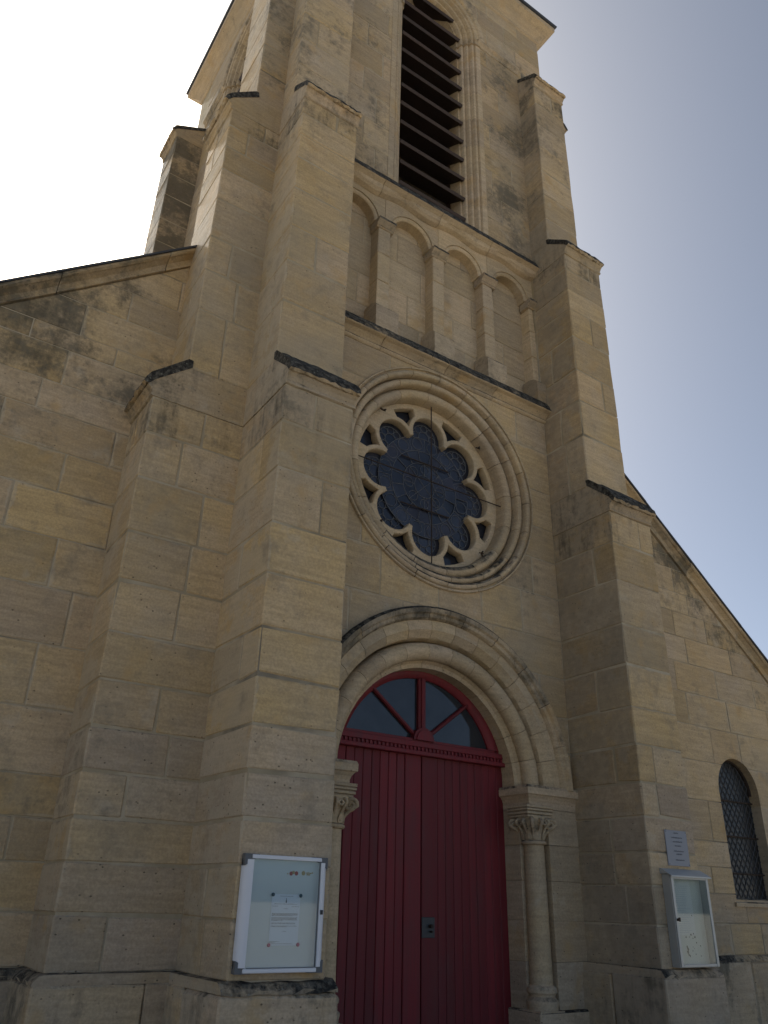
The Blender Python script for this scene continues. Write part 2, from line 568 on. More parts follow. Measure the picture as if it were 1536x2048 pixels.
def disc_test(cx, cz, r):
    def t(a, b, za, zb):
        px, pz = min(max(cx, a), b), min(max(cz, za), zb)
        if math.hypot(px - cx, pz - cz) >= r: return 0
        far = max(math.hypot(x - cx, z - cz) for x in (a, b) for z in (za, zb))
        return 2 if far < r else 1
    return t

def arch_test(cx, hw, z0, zs):
    def t(a, b, za, zb):
        if b <= cx - hw or a >= cx + hw or zb <= z0: return 0
        if za >= zs:
            return disc_test(cx, zs, hw)(a, b, za, zb)
        if a >= cx - hw and b <= cx + hw and zb <= zs: return 2
        return 1
    return t

# ------------------------------------------------------------------ ground
def ground_material():
    k = NB('worn paving')
    P = k.n('ShaderNodeNewGeometry').outputs['Position']
    f = k.noise(P, .6, 6)
    col = k.mix(f, (.28, .255, .215), (.37, .34, .285))
    col = k.mix(k.ramp(k.noise(P, 60., 3), .4, .7, 0., .4), col, (.18, .165, .14))
    k.bump(k.noise(P, 90., 4), .5, .01)
    return k.done(col, .95, .2)
g = link('ground', mesh([(-400, -400, 0), (400, -400, 0), (400, 400, 0), (-400, 400, 0)], [[0, 1, 2, 3]]), ground_material())
g['kind'] = 'structure'

# ------------------------------------------------------------------ the church
church = empty('church', None, (0, 2, 0))
church['label'] = 'limestone church with square belfry tower, round rose window and red arched door'
church['category'] = 'church'
HALF, TW, TD = 1.695, 2.27, 4.65           # bay half width, tower half width, tower depth

def part(name, label=None, me=None, mat=None, loc=(0, 0, 0), rz=0):
    if me is None:
        o = empty(name, None, loc, rz)
    else:
        o = link(name, me, mat, None, loc)
    o.parent = church
    o.matrix_parent_inverse = Matrix.Translation(-Vector(church.location))
    if label: o['label'] = label
    return o

PORT_Z, ROSE_Z = 2.66, 5.87
circ = lambda cx, cz, r, n=64: [(cx + r * math.cos(2 * pi * i / n), cz + r * math.sin(2 * pi * i / n)) for i in range(n)]
BEL_S, BEL_Z0 = 14.38, 9.99
cutter('rose', circ(0, ROSE_Z, 1.31))
cutter('portal', arch_poly(0, 1.52, -1, PORT_Z))
cutter('belfry', arch_poly(0, .77, 9.0, BEL_S, 24))
cutter('belfry_hood', arch_poly(0, .97, BEL_S, BEL_S, 24))

# front wall core with its openings (mortar shows in the joints)
me = plate([[(-TW + .02, 0), (TW - .02, 0), (TW - .02, 15.72), (-TW + .02, 15.72)], arch_poly(0, 1.45, .02, PORT_Z), circ(0, ROSE_Z, 1.30),
            [(-1.69, 7.3), (1.69, 7.3), (1.69, 9.78), (-1.69, 9.78)], arch_poly(0, .82, 9.95, BEL_S - .05, 24)], .0075, .55)
front = part('tower_front_wall', 'pale ochre ashlar front of the tower between the two forward buttresses', me, MORTAR)
ZA = [2.68, 3.05, 3.42, 3.85, 4.28, 4.78, 5.23, 5.65, 6.15, 6.74, 7.20]
def col_front(x, z):
    return tone(.38, .22, .10 + (.16 if x > .8 else 0) + (.25 if (z > 10 and abs(x) > .7) else 0))
courses(front, -HALF, HALF, ZA, 0, .2, .55, 1.0, col_front, [('rose', disc_test(0, ROSE_Z, 1.31)), ('portal', arch_test(0, 1.52, -1, PORT_Z))])
ZB = [9.9, 10.4, 10.9, 11.4, 11.9, 12.4, 12.9, 13.4, 13.82, 14.2, 14.38, 14.85, 15.3, 15.72]
BT = [('belfry', arch_test(0, .77, 9, BEL_S)), ('belfry_hood', disc_test(0, BEL_S, .97))]
courses(front, -HALF - .1, HALF + .1, ZB[:11], 0, .2, .5, .95, lambda x, z: tone(.6, .2, .46), BT[:1])
courses(front, -TW, TW, ZB[10:], 0, .2, .5, .95, lambda x, z: tone(.55, .2, .40), BT[1:])

# the other three tower walls
def side_wall_plate(hole):
    ol = [[(-TD / 2 + .02, 0), (TD / 2 - .02, 0), (TD / 2 - .02, 15.70), (-TD / 2 + .02, 15.70)]]
    if hole: ol.append(arch_poly(0, .82, 9.95, BEL_S - .05, 24))
    return plate(ol, .0075, .5)
lw = part('tower_side_wall', 'left flank of the tower above the aisle roof', side_wall_plate(True), MORTAR, (-TW, TD / 2, 0))
lw.rotation_euler = (0, 0, -pi / 2)
courses(lw, -TD / 2 + .55, TD / 2 - .55, ZB, 0, .2, .6, 1.1, lambda x, z: tone(.5, .25, .3), [])
for ch in list(lw.children):          # cut the belfry light of the flank in local space
    x0 = ch.location.x; w2 = max(abs(v.co.x) for v in ch.data.vertices); z0 = ch.location.z; h2 = max(abs(v.co.z) for v in ch.data.vertices)
    t1 = BT[0][1](x0 - w2, x0 + w2, z0 - h2, z0 + h2); t2 = BT[1][1](x0 - w2, x0 + w2, z0 - h2, z0 + h2)
    if t1 == 2 or t2 == 2: bpy.data.objects.remove(ch); continue
    if t1 or t2:
        ch.parent = None
        n = 1
        if t1: n = bool_cut(ch, CUTTERS['belfry'])
        if t2 and n: n = bool_cut(ch, CUTTERS['belfry_hood'])
        if n == 0: bpy.data.objects.remove(ch)
        else: ch.parent = lw
rw = part('tower_side_wall', 'right flank of the tower', side_wall_plate(False), STONE, (TW, TD / 2, 0)); rw.rotation_euler = (0, 0, pi / 2)
bw = part('tower_back_wall', None, plate([[(-TW + .51, 0), (TW - .51, 0), (TW - .51, 15.72), (-TW + .51, 15.72)]], TD - .5, TD - .006), STONE)

# ------------------------------------------------------------------ buttresses
ZL = [1.13, 1.473, 1.797, 2.083, 2.39, 2.70, 3.05, 3.42, 3.85, 4.28, 4.78, 5.23, 5.60]
ZM = [6.02, 6.74, 7.25, 7.71, 8.25, 8.71, 9.06, 9.41, 9.68]
ZT = [10.06, 10.6, 11.1, 11.6, 12.15, 12.65, 13.15, 13.58]

def buttress(label, u0, u1, vl, vm, vt, mp, grime=0., wall=-.03, ut=None, dirty=0., zt=True, low=True):
    """u across, v outwards; mp(u, v) -> (x, y)"""
    def rect(ua, ub, va, vb):
        a, b = mp(ua, va), mp(ub, vb)
        return min(a[0], b[0]), max(a[0], b[0]), min(a[1], b[1]), max(a[1], b[1])
    vs, fs = [], []
    cores = []
    for z0, z1, ve, ua, ub in ((0, 5.61, vl, u0, u1), (5.612, 9.69, vm, u0, u1), (9.692, 13.6, vt, u0, ut or u1)):
        x0, x1, y0, y1 = rect(ua + .0075, ub - .0075, wall, ve - .0075)
        cores.append(chbox_vf(x0, x1, y0, y1, z0, z1, .002))
    bt = part('buttress', label, mesh(*join_vf(cores)), MORTAR)
    for zs, ve, ub, wild in ((ZL, vl, u1, 1), (ZM, vm, u1, 1), (ZT, vt, ut or u1, 1)):
        for i in range(len(zs) - 1):
            za, zb = zs[i] + J, zs[i + 1] - J
            low_grey = zs[i] < 2.6 and zs is ZL
            base = .72 if low_grey else (.34 if zs is not ZT else .5)
            d = dirty + (.34 if i >= len(zs) - 2 else 0) + (.10 if low_grey else 0) + (.34 if zs is ZT else 0) + (.12 if za > 8 else 0)
            ty = random.random()
            cuts = []
            if ve > .5 and ty < .62: cuts = [wall, ve * random.uniform(.35, .68), ve]
            else: cuts = [wall, ve]
            for a, b in zip(cuts, cuts[1:]):
                us = [u0, ub]
                if b == ve and (ty > .86 or (len(cuts) == 3 and random.random() < .12)):
                    us = [u0, u0 + (ub - u0) * random.uniform(.3, .7), ub]
                for p, q in zip(us, us[1:]):
                    pj = J if p != u0 else 0; qj = J if q != ub else 0
                    aj = J if a != wall else 0; bj = J if b != ve else 0
                    x0, x1, y0, y1 = rect(p + pj, q - qj, a + aj, b - bj)
                    block('stone', x0, x1, y0, y1, za, zb, STONE, bt, tone(base, .22, d, 1.62 if i == len(zs) - 2 else (1.22 if i == len(zs) - 3 else 0.), grime))
    def cap(v_lo, v_hi, ze, zt_, ub, dz=.0):
        e = .085
        zs_ = zt_ - .09
        vh = max(v_hi - .03, wall + .002)
        prof = [(wall - .002, zs_), (vh - .004, zs_), (vh, zt_ - .03), (v_lo + e - .075, ze - .01), (v_lo + e - .03, ze - .072), (v_lo + e - .028, ze - .090),
                (v_lo + .03, ze - .115), (v_lo + .012, ze - .15), (v_lo + .022, ze - .165), (v_lo + .018, ze - .185), (v_lo + .002, ze - .19), (wall - .002, ze - .19)]
        def pl(a, v, z): x, y = mp(a, v); return (x, y, z)
        link('cap_course', extrude_profile(prof, u0 - .005, ub + .005, 7, pl, .003), STONE, bt, (0, 0, 0), tone(.55, .15, .40, 1.5, grime * .6))
        slab = [(vh, zt_), (v_hi + .006, zt_), (v_lo + e - .045, ze + .05), (v_lo + e - .006, ze - .018), (v_lo + e + .014, ze - .066), (v_lo + e - .006, ze - .082), (v_lo + e - .030, ze - .078), (v_lo + e - .075, ze - .015), (vh, zt_ - .075)]
        link('weathering_slab', extrude_profile(slab, u0 - .009, ub + .009, 18, pl, .009), STONE, bt, (0, 0, 0), (.5, .35, .86, 0.))
    cap(vl, vm, 5.79, 6.11, u1)
    cap(vm, vt, 9.86, 10.16, u1)
    cap(vt, 0., 13.76, 14.10, ut or u1)
    # plinth with a worn chamfer
    e = .075
    for k, (p, q, a, b) in enumerate(((u0 - e, u1 + e, .35, vl + e), (u0 - e, u1 + e, wall, .35))):
        x0, x1, y0, y1 = rect(p, q, a + (J if k == 0 else 0), b - (J if k else 0))
        for za, zb in ((0, .56), (.57, 1.07)):
            block('plinth_stone', x0, x1, y0, y1, za, zb, STONE, bt, tone(.72, .2, .34 + dirty, 1.40 if za > .3 else 0., grime * .6), .012, .005, .2)
    prof = [(.0, 1.07), (vl + e - .004, 1.07), (vl + e - .012, 1.092), (vl + .03, 1.128), (vl - .01, 1.137), (.0, 1.137)]
    def pl(a, v, z): x, y = mp(a, v); return (x, y, z)
    link('plinth_chamfer', extrude_profile(prof, u0 - e + .015, u1 + e - .015, 10, pl, .006), STONE, bt, (0, 0, 0), (.75, .36, .2, grime * .5))
    return bt

buttress('left forward buttress carrying the white notice board', -2.395, -HALF, .864, .61, .34, lambda u, v: (u, -v))
buttress('right forward buttress with grimy inner flank', HALF, 2.395, .864, .61, .34, lambda u, v: (u, -v), .42, ut=2.34, dirty=.02)
buttress('side buttress at the left corner, flush with the tower front', .0, .70, 1.005, .73, .47, lambda u, v: (-TW - v, u), dirty=.06)
buttress('side buttress at the right corner', .0, .70, 1.005, .73, .47, lambda u, v: (TW + v, u))
buttress('rear side buttress seen against the bright sky', 3.95, 4.65, 1.005, .73, .47, lambda u, v: (-TW - v, u), dirty=.35)

# ------------------------------------------------------------------ string courses and blind arcade
def string_course(label, za, prof, parent, waves=None, x0=-HALF, x1=HALF, n=4, color=None):
    st = part('string_course', label) if parent is None else parent
    xs = [x0 + (x1 - x0) * i / n + (random.uniform(-.12, .12) if 0 < i < n else 0) for i in range(n + 1)]
    for a, b in zip(xs, xs[1:]):
        me = extrude_profile(prof, a + .003, b - .003, 12, lambda s, v, z: (s, v, z), .0025, waves)
        link('moulding_stone', me, STONE_PALE, st, (0, 0, za), color or (.45, .3, .42, 0))
    return st
string_course('moulded string course with black weathered top above the rose window', 0,
    [(.3, 7.20), (-.004, 7.20), (-.022, 7.215), (-.03, 7.235), (-.022, 7.25), (-.04, 7.27), (-.085, 7.30), (-.132, 7.312), (-.142, 7.322), (-.115, 7.40), (-.075, 7.475), (.05, 7.52), (.3, 7.52)], None)
def wv(a, j): return -.030 * math.sin((a + .42) * 2 * pi / .845) - .012 if j in (1, 2, 3) else 0
string_course('uneven string course under the louvred opening', 0,
    [(.3, 9.64), (.03, 9.67), (-.025, 9.685), (-.06, 9.715), (-.075, 9.735), (-.11, 9.755), (-.138, 9.768), (-.112, 9.845), (-.07, 9.93), (.02, 9.99), (.3, 9.99)], None, wv)

arc = part('blind_arcade', 'row of four blind round arches on slim pilasters')
AY, PITCH, AR, ASZ = .040, .845, .332, 9.235
acx = [-1.5 * PITCH, -.5 * PITCH, .5 * PITCH, 1.5 * PITCH]
# back panels
back = [7.46, 7.95, 8.42, 8.90, 9.36, 9.72]
courses(arc, -HALF, HALF, back, AY + .165, AY + .33, .5, .9, lambda x, z: tone(.42, .22, .10), mat=STONE_PALE)
link('panel_backing', prism([(-1.69, 7.3), (1.69, 7.3), (1.69, 9.78), (-1.69, 9.78)], AY + .172, AY + .43), MORTAR, arc)
# spandrels: one stone over each arch
for i, cx in enumerate(acx):
    xl, xr = cx - PITCH / 2, cx + PITCH / 2
    if i == 0: xl = -HALF
    if i == 3: xr = HALF
    ol = [(xl + .003, 9.72), (xl + .003, ASZ)] + [(cx - AR * math.cos(pi * k / 20), ASZ + AR * math.sin(pi * k / 20)) for k in range(21)] + [(xr - .003, ASZ), (xr - .003, 9.72)]
    link('spandrel_stone', prism(ol, AY, AY + .19), STONE_PALE, arc, (0, 0, 0), tone(.4, .25, .08))
    prof = [(AR - .05, AY + .05)] + [(AR - .02 + .035 * math.cos(t), AY + .045 + .035 * math.sin(t)) for t in [pi * 1.1, pi * 1.3, pi * 1.5, pi * 1.7, pi * 1.9]] + [(AR + .01, AY + .18), (AR - .05, AY + .18)]
    smooth(link('arch_moulding', ring_segment(prof, 0, pi, 20, cx, ASZ), STONE_PALE, arc, (0, 0, 0), tone(.3, .2, .05)))
for i in range(5):
    px = -2 * PITCH + i * PITCH
    hw = PITCH / 2 - AR
    xl, xr = max(px - hw, -HALF), min(px + hw, HALF)
    zc = [7.80, 8.28, 8.72, 9.13]
    for a, b in zip(zc, zc[1:]):
        block('pilaster_stone', xl, xr, AY, AY + .19, a + .003, b - .003, STONE_PALE, arc, tone(.4, .25, .08), .007)
    e = .034
    capm = extrude_profile([(AY + .14, 9.115), (AY - .010, 9.115), (AY - .026, 9.13), (AY - .014, 9.15), (AY - .06, 9.185), (AY - .082, 9.20), (AY - .075, 9.24), (AY + .14, 9.245)],
                           max(xl - e, -HALF), min(xr + e, HALF), 3, lambda s, v, z: (s, v, z), .002)
    link('pilaster_capital', capm, STONE_PALE, arc, (0, 0, 0), (.85, .5, .44, 0))
    basem = extrude_profile([(AY + .14, 7.44), (AY - .115, 7.44), (AY - .115, 7.775), (AY - .085, 7.81), (AY + .0, 7.855), (AY + .14, 7.86)], max(xl - .065, -HALF), min(xr + .065, HALF), 3, lambda s, v, z: (s, v, z), .003)
    link('pilaster_base', basem, STONE_PALE, arc, (0, 0, 0), (.8, .42, .43, 0))

# ------------------------------------------------------------------ rose window
rose = part('rose_window', 'round eight-lobed rose window with blue leaded glass and stepped stone ring')
def rollp(cr, cy, rad, a0, a1, n=5):
    return [(cr + rad * math.cos(R(a0 + (a1 - a0) * i / n)), cy + rad * math.sin(R(a0 + (a1 - a0) * i / n))) for i in range(n + 1)]
# profile runs from the outer edge inwards (r, y)
p_out = [(1.36, .2), (1.36, -.014), (1.352, -.026), (1.336, -.026), (1.332, .035), (1.320, .035), (1.319, .006)] + rollp(1.286, .002, .033, 350, 190) + [(1.2525, .025), (1.2525, .2)]
p_in = [(1.2505, .3), (1.2505, .095), (1.240, .095), (1.239, .06)] + rollp(1.199, .062, .039, 350, 190) + [(1.160, .085), (1.159, .165), (1.147, .165), (1.146, .14)] + rollp(1.087, .148, .060, 345, 200, 7) + [(1.026, .19), (1.022, .235), (1.022, .40), (1.2505, .40)]
for prof, n, a_off, nm in ((p_out, 20, .03, 'voussoir'), (p_in, 16, .11, 'voussoir')):
    st = 2 * pi / n
    me = ring_segment(prof, .003, st - .003, 5, 0, 0, .001)
    for i in range(n):
        o = link(nm, me, STONE_PALE, rose, (0, 0, ROSE_Z))
        o.rotation_euler = (0, -(i * st + a_off), 0)
        low = max(0., -math.sin(i * st + a_off + st / 2))
        o.color = (.45 + random.uniform(-.25, .2), .12 + .34 * low ** 2, .30 * low ** 3, 0)
    smooth(o, 35)
LC, LR = .655, .225
oct_ol, lobes = [], []
for k in range(8):
    a = k * pi / 4
    for i in range(15):
        ph = R(-108 + 216 * i / 14)
        oct_ol.append((LC * math.cos(a) + LR * math.cos(a + ph), LC * math.sin(a) + LR * math.sin(a + ph)))
tri = []
for k in range(8):
    a = (k + .5) * pi / 4
    inner = []
    for i in range(-6, 7):
        dl = R(9.) * i / 6; aa = pi / 8 - abs(dl)
        inner.append((.655 * math.cos(aa) + math.sqrt(.280 ** 2 - (.655 * math.sin(aa)) ** 2), a + dl))
    tri.append([(q * math.cos(b), q * math.sin(b)) for q, b in inner] + [(.962 * math.cos(a + R(9. - 4.5 * i)), .962 * math.sin(a + R(9. - 4.5 * i))) for i in range(5)])
me = plate([circ(0, 0, 1.028, 80), oct_ol] + tri, .250, .362, .012)
smooth(link('tracery', me, STONE_PALE, rose, (0, 0, ROSE_Z), (.42, .12, .0, 0)), 50)
# glass: each pane its own piece
def sector(r0_, r1_, a0, a1, y, n=3):
    pts = [(r1_ * math.cos(a0 + (a1 - a0) * i / n), r1_ * math.sin(a0 + (a1 - a0) * i / n)) for i in range(n + 1)]
    pts += [(r0_ * math.cos(a1 - (a1 - a0) * i / n), r0_ * math.sin(a1 - (a1 - a0) * i / n)) for i in range(n + 1)] if r0_ > .01 else [(0, 0)]
    return prism(pts, y, y + .006)
GY = .338
for ri, (ra, rb, n) in enumerate(((0, .14, 4), (.14, .30, 8), (.30, .46, 16), (.46, .64, 16))):
    st = 2 * pi / n
    me = sector(ra, rb, -st / 2 + .002, st / 2 - .002, 0)
    for i in range(n):
        o = link('pane', me, None, rose, (0, GY + random.uniform(0, .002), ROSE_Z))
        o.rotation_euler = (random.uniform(-.02, .02), -(i + .5 * (ri % 2)) * st, random.uniform(-.02, .02))
        if not me.materials: me.materials.append(None)
        o.material_slots[0].link = 'OBJECT'
        o.material_slots[0].material = random.choices(ROSEG, (5, 5, 2, .12))[0]
lobe_me = sector(.001, .25, 0, 2 * pi, .008, 20)
for k in range(8):
    a = k * pi / 4
    o = link('pane', lobe_me, None, rose, ((LC + .02) * math.cos(a), GY + .012, ROSE_Z + (LC + .02) * math.sin(a)))
    if not lobe_me.materials: lobe_me.materials.append(None)
    o.material_slots[0].link = 'OBJECT'; o.material_slots[0].material = ROSEG[k % 2]
link('pane', sector(.62, 1.02, 0, 2 * pi, GY + .03, 48), ROSEG[1], rose, (0, 0, ROSE_Z))
cm = []
def ringpath(cx, cz, r_, n=20, y=GY - .004): return [(cx + r_ * math.cos(2 * pi * i / n), y, cz + r_ * math.sin(2 * pi * i / n)) for i in range(n)]
for r_ in (.14, .30, .46, .635): cm.append(tube(ringpath(0, 0, r_, 40), .0045, 4, True))
for ra, rb, n, of in ((.0, .14, 4, .5), (.14, .30, 8, 0), (.30, .46, 16, .5), (.46, .635, 16, 0)):
    for i in range(n):
        a = (i + of) * 2 * pi / n
        cm.append(tube([(ra * math.cos(a), GY - .004, ra * math.sin(a)), (rb * math.cos(a), GY - .004, rb * math.sin(a))], .004, 4))
for i in range(16):
    a = (i + .5) * pi / 8
    cm.append(tube(ringpath(.55 * math.cos(a), .55 * math.sin(a), .075, 12), .0038, 4, True))
for i in range(8):
    a = i * pi / 4
    cm.append(tube(ringpath(.22 * math.cos(a), .22 * math.sin(a), .06, 12), .0038, 4, True))
    cx, cz = .67 * math.cos(a), .67 * math.sin(a)
    cm.append(tube(ringpath(cx, cz, .075, 14, GY + .012), .004, 4, True))
    cm.append(tube(ringpath(cx, cz, .165, 18, GY + .012), .004, 4, True))
    for j in range(8):
        b = j * pi / 4 + a
        c2 = (cx + .12 * math.cos(b), cz + .12 * math.sin(b))
        cm.append(tube(ringpath(c2[0], c2[1], .045, 10, GY + .012), .0035, 4, True))
link('lead_cames', mesh(*join_vf(cm)), LEAD, rose, (0, 0, ROSE_Z))
for z_ in (-.30, .30):
    hw = .34
    link('saddle_bar', mesh(*tube([(-hw, GY - .02, z_), (hw, GY - .02, z_)], .008, 6)), IRON, rose, (0, 0, ROSE_Z))
link('iron_stay', mesh(*tube([(0, .20, -1.03), (0, .20, 1.03)], .007, 6)), IRON, rose, (0, 0, ROSE_Z))
link('iron_stay', mesh(*tube([(-1.03, .185, 0), (1.03, .185, 0)], .007, 6)), IRON, rose, (0, 0, ROSE_Z))
for k in range(4):
    a = pi / 4 + k * pi / 2
    cx, cz = 1.03 * math.cos(a), 1.03 * math.sin(a)
    vs, fs = join_vf([tube([(cx, .20, cz), (cx * .955, .18, cz * .955), (cx * .94, .14, cz * .945)], .010, 5), tube([(cx * .955 - .03, .18, cz * .955), (cx * .955 + .03, .18, cz * .955)], .008, 5)])
    link('iron_hook', mesh(vs, fs), IRON, rose, (0, 0, ROSE_Z))

# ------------------------------------------------------------------ portal
portal = part('portal', 'round portal arch with hood, roll mouldings and plain jambs around the red door')
p_in = [(1.06, .46), (1.06, .205), (1.10, .195), (1.115, .175)] + rollp(1.205, .125, .088, 165, 320, 8)[0:0]
p_in += [(1.205 + .088 * math.cos(R(t)), .125 + .088 * math.sin(R(t))) for t in (150, 175, 200, 225, 250, 275, 300, 325, 350)] + [(1.305, .165), (1.312, .46)]
p_mid = [(1.314, .46), (1.314, .16), (1.325, .06), (1.340, .042), (1.395, .004), (1.400, -.002), (1.50, -.002), (1.50, .3)]
p_hood = [(1.497, .2), (1.497, -.018), (1.515, -.045), (1.545, -.052), (1.56, -.078), (1.60, -.085), (1.625, -.06), (1.632, -.02), (1.632, .2)]
for prof, n, nm, cl in ((p_in, 13, 'voussoir', (.35, .06, .04)), (p_mid, 15, 'voussoir', (.32, .08, .06)), (p_hood, 11, 'hood_stone', (.55, .5, .82))):
    st = pi / n
    me = ring_segment(prof, .0018, st - .0018, 6, 0, 0, .0012)
    for i in range(n):
        o = link(nm, me, STONE_PALE, portal, (0, 0, PORT_Z))
        o.rotation_euler = (0, -(i * st), 0)
        up = math.sin((i + .5) * st)
        o.color = (min(1, max(0, cl[0] + random.uniform(-.22, .22))), cl[1] + (.1 * up), cl[2] * (.35 + .65 * up), 0)
    smooth(o, 35)
for s in (-1, 1):
    def bx(nm, xa, xb, ya, yb, za, zb, color, c=.003, mat=STONE_PALE):
        x0, x1 = sorted((s * xa, s * xb))
        return block(nm, x0, x1, ya, yb, za, zb, mat, portal, color, min(c, .012), .0012, .03)
    zz = [.76, 1.14, 1.48, 1.82, 2.14, 2.47]
    for a, b in zip(zz, zz[1:]):
        g_ = .5 if a < 1 else 0
        bx('jamb_stone', 1.05, 1.29, .155, .5, a + .0012, b - .0012, tone(.45 + g_, .2, .05 + g_ * .4))
        bx('jamb_stone', 1.292, HALF + .02, -.002, .3, a + .0012, b - .0012, tone(.4 + g_, .2, .06 + g_ * .4))
    x0, x1 = sorted((s * 1.06, s * HALF))
    link('jamb_core', prism([(x0, 0), (x1, 0), (x1, 2.5), (x0, 2.5)], .17, .5), MORTAR, portal)
    for za, zb, e in ((0, .38, .06), (.385, .76, .02)):
        bx('pedestal_stone', 1.03 - e, HALF + .02, -.03 - e, .5, za, zb, tone(.85, .1, .35, .3), .02)
    # impost: cavetto under a square fillet, on the front and the door side
    lv = [(0., 2.472), (.0, 2.53), (.010, 2.56), (.032, 2.59), (.050, 2.60), (.052, 2.66), (.040, 2.685)]
    vs, fs = [], []
    for e, z in lv:
        xa = 1.045 - e; ya = -.005 - e
        vs += [(s * xa, ya, z), (s * (HALF + .01), ya, z), (s * (HALF + .01), .48, z), (s * xa, .48, z)]
    for i in range(len(lv) - 1):
        for j in range(4): fs.append([i * 4 + j, i * 4 + (j + 1) % 4, i * 4 + 4 + (j + 1) % 4, i * 4 + 4 + j])
    fs += [[0, 1, 2, 3], [len(vs) - 4 + j for j in range(4)]]
    link('impost_stone', mesh(vs, fs), STONE_PALE, portal, (0, 0, 0), (.5, .2, .15, 0))
bx0 = block('threshold_stone', -1.3, 1.3, -.25, .5, 0, .17, STONE_PALE, portal, tone(.8, .1, .4))

# columns and carved capitals
for s in (-1, 1):
    CX, CY = s * 1.165, .085
    colm = part('portal_column', '%s colonnette of the portal with carved scroll capital' % ('right' if s > 0 else 'left'), None, None, (CX, CY, 0))
    smooth(link('shaft', mesh(*lathe([(.108, .96), (.105, 1.2), (.102, 1.8), (.099, 2.14)], 24)), STONE_PALE, colm, (0, 0, 0), (.35, .05, .02, 0)))
    smooth(link('base', mesh(*lathe([(.14, .76), (.145, .80), (.15, .815), (.15, .835), (.13, .85), (.118, .87), (.122, .885), (.138, .90), (.14, .925), (.128, .945), (.11, .955), (.108, .962)], 24)), STONE_PALE, colm, (0, 0, 0), (.7, .35, .1, 0)))
    box('plinth_block', -.15, .15, -.13, .15, .70, .765, STONE_PALE, colm).color = (.8, .3, .1, 0)
    smooth(link('necking', mesh(*lathe([(.10, 2.135), (.118, 2.14), (.126, 2.152), (.124, 2.166), (.112, 2.176), (.10, 2.18)], 24)), STONE_PALE, colm, (0, 0, 0), (.4, .1, 0, 0)))
    smooth(link('bell', mesh(*lathe([(.10, 2.17), (.104, 2.22), (.112, 2.27), (.128, 2.32), (.15, 2.36), (.155, 2.39)], 24)), STONE_PALE, colm, (0, 0, 0), (.45, .35, 0, 0)))
    ab = []
    for hw, za, zb in ((.158, 2.385, 2.41), (.172, 2.412, 2.438), (.160, 2.438, 2.446), (.178, 2.446, 2.466), (.168, 2.466, 2.473), (.180, 2.473, 2.50)):
        ab.append(chbox_vf(-hw, hw, -.105 - (hw - .158), hw, za, zb, .004))
    o = link('abacus', mesh(*join_vf(ab)), STONE_PALE, colm, (0, 0, 0), (.5, .25, .1, 0))
    def spiral(phi, rc, zc, big, rad, base_r, base_z, name):
        """scroll in the vertical plane at angle phi"""
        pts = []
        for i in range(6):
            t = i / 5
            pts.append((base_r + (rc + big - base_r) * t ** 1.8, base_z + (zc - base_z) * t))
        for i in range(1, 25):
            th = i / 24 * 2 * pi * 1.6
            q = big * (1 - .80 * i / 24)
            pts.append((rc + q * math.cos(th), zc + q * math.sin(th)))
        P3 = [(p[0] * math.cos(phi), p[0] * math.sin(phi), p[1]) for p in pts]
        rd = [rad * (.7 + .3 * min(1, i / 6)) * (1 if i < 20 else .85) for i in range(len(P3))]
        return smooth(link(name, mesh(*tube(P3, rd, 7)), STONE_PALE, colm, (0, 0, 0), (.42, .16, 0, 0)), 60)
    for k in range(4):
        ph = pi / 4 + k * pi / 2
        spiral(ph, .175, 2.322, .055, .0195, .105, 2.20, 'volute')
    for k in range(4):
        ph = k * pi / 2
        for dq in (-.26, .26): spiral(ph + dq, .150, 2.335, .036, .0145, .105, 2.20, 'volute')
    # lower leaves curling outwards
    lv_, lf_ = [], []
    for i in range(7):
        t = i / 6
        wd_ = .034 * math.sin(pi * min(1, .25 + .75 * t)) + .004
        rr_ = .108 + .012 * t + .045 * max(0, t - .5) ** 2 * 4 * .5
        z_ = 2.178 + .105 * t - (.03 * max(0, t - .75) * 4 * .6)
        lv_ += [(rr_, -wd_, z_), (rr_ + .012, 0, z_ + .003), (rr_, wd_, z_)]
    n0 = len(lv_)
    lv_ += [(a - .012, b * .9, c) for a, b, c in lv_]
    for i in range(6):
        for j in range(2):
            q = [i * 3 + j, i * 3 + j + 1, i * 3 + j + 4, i * 3 + j + 3]
            lf_.append(q); lf_.append([x + n0 for x in q])
        lf_.append([i * 3, i * 3 + 3, n0 + i * 3 + 3, n0 + i * 3]); lf_.append([i * 3 + 2, i * 3 + 5, n0 + i * 3 + 5, n0 + i * 3 + 2])
    lf_.append([18, 19, 20, n0 + 20, n0 + 19, n0 + 18])
    leaf_me = mesh(lv_, lf_)
    for k in range(8):
        o = link('leaf', leaf_me, STONE_PALE, colm, (0, 0, 0), (.42, .2, 0, 0)); o.rotation_euler = (0, 0, k * pi / 4 + pi / 8)
    fl_me = mesh(*join_vf([tube([(.165, -.028, 2.335), (.172, 0, 2.31), (.165, .028, 2.335), (.166, 0, 2.36)], .013, 6, True)]))
    for k in range(4):
        o = smooth(link('rosette', fl_me, STONE_PALE, colm, (0, 0, 0), (.42, .2, 0, 0)), 60); o.rotation_euler = (0, 0, k * pi / 2)

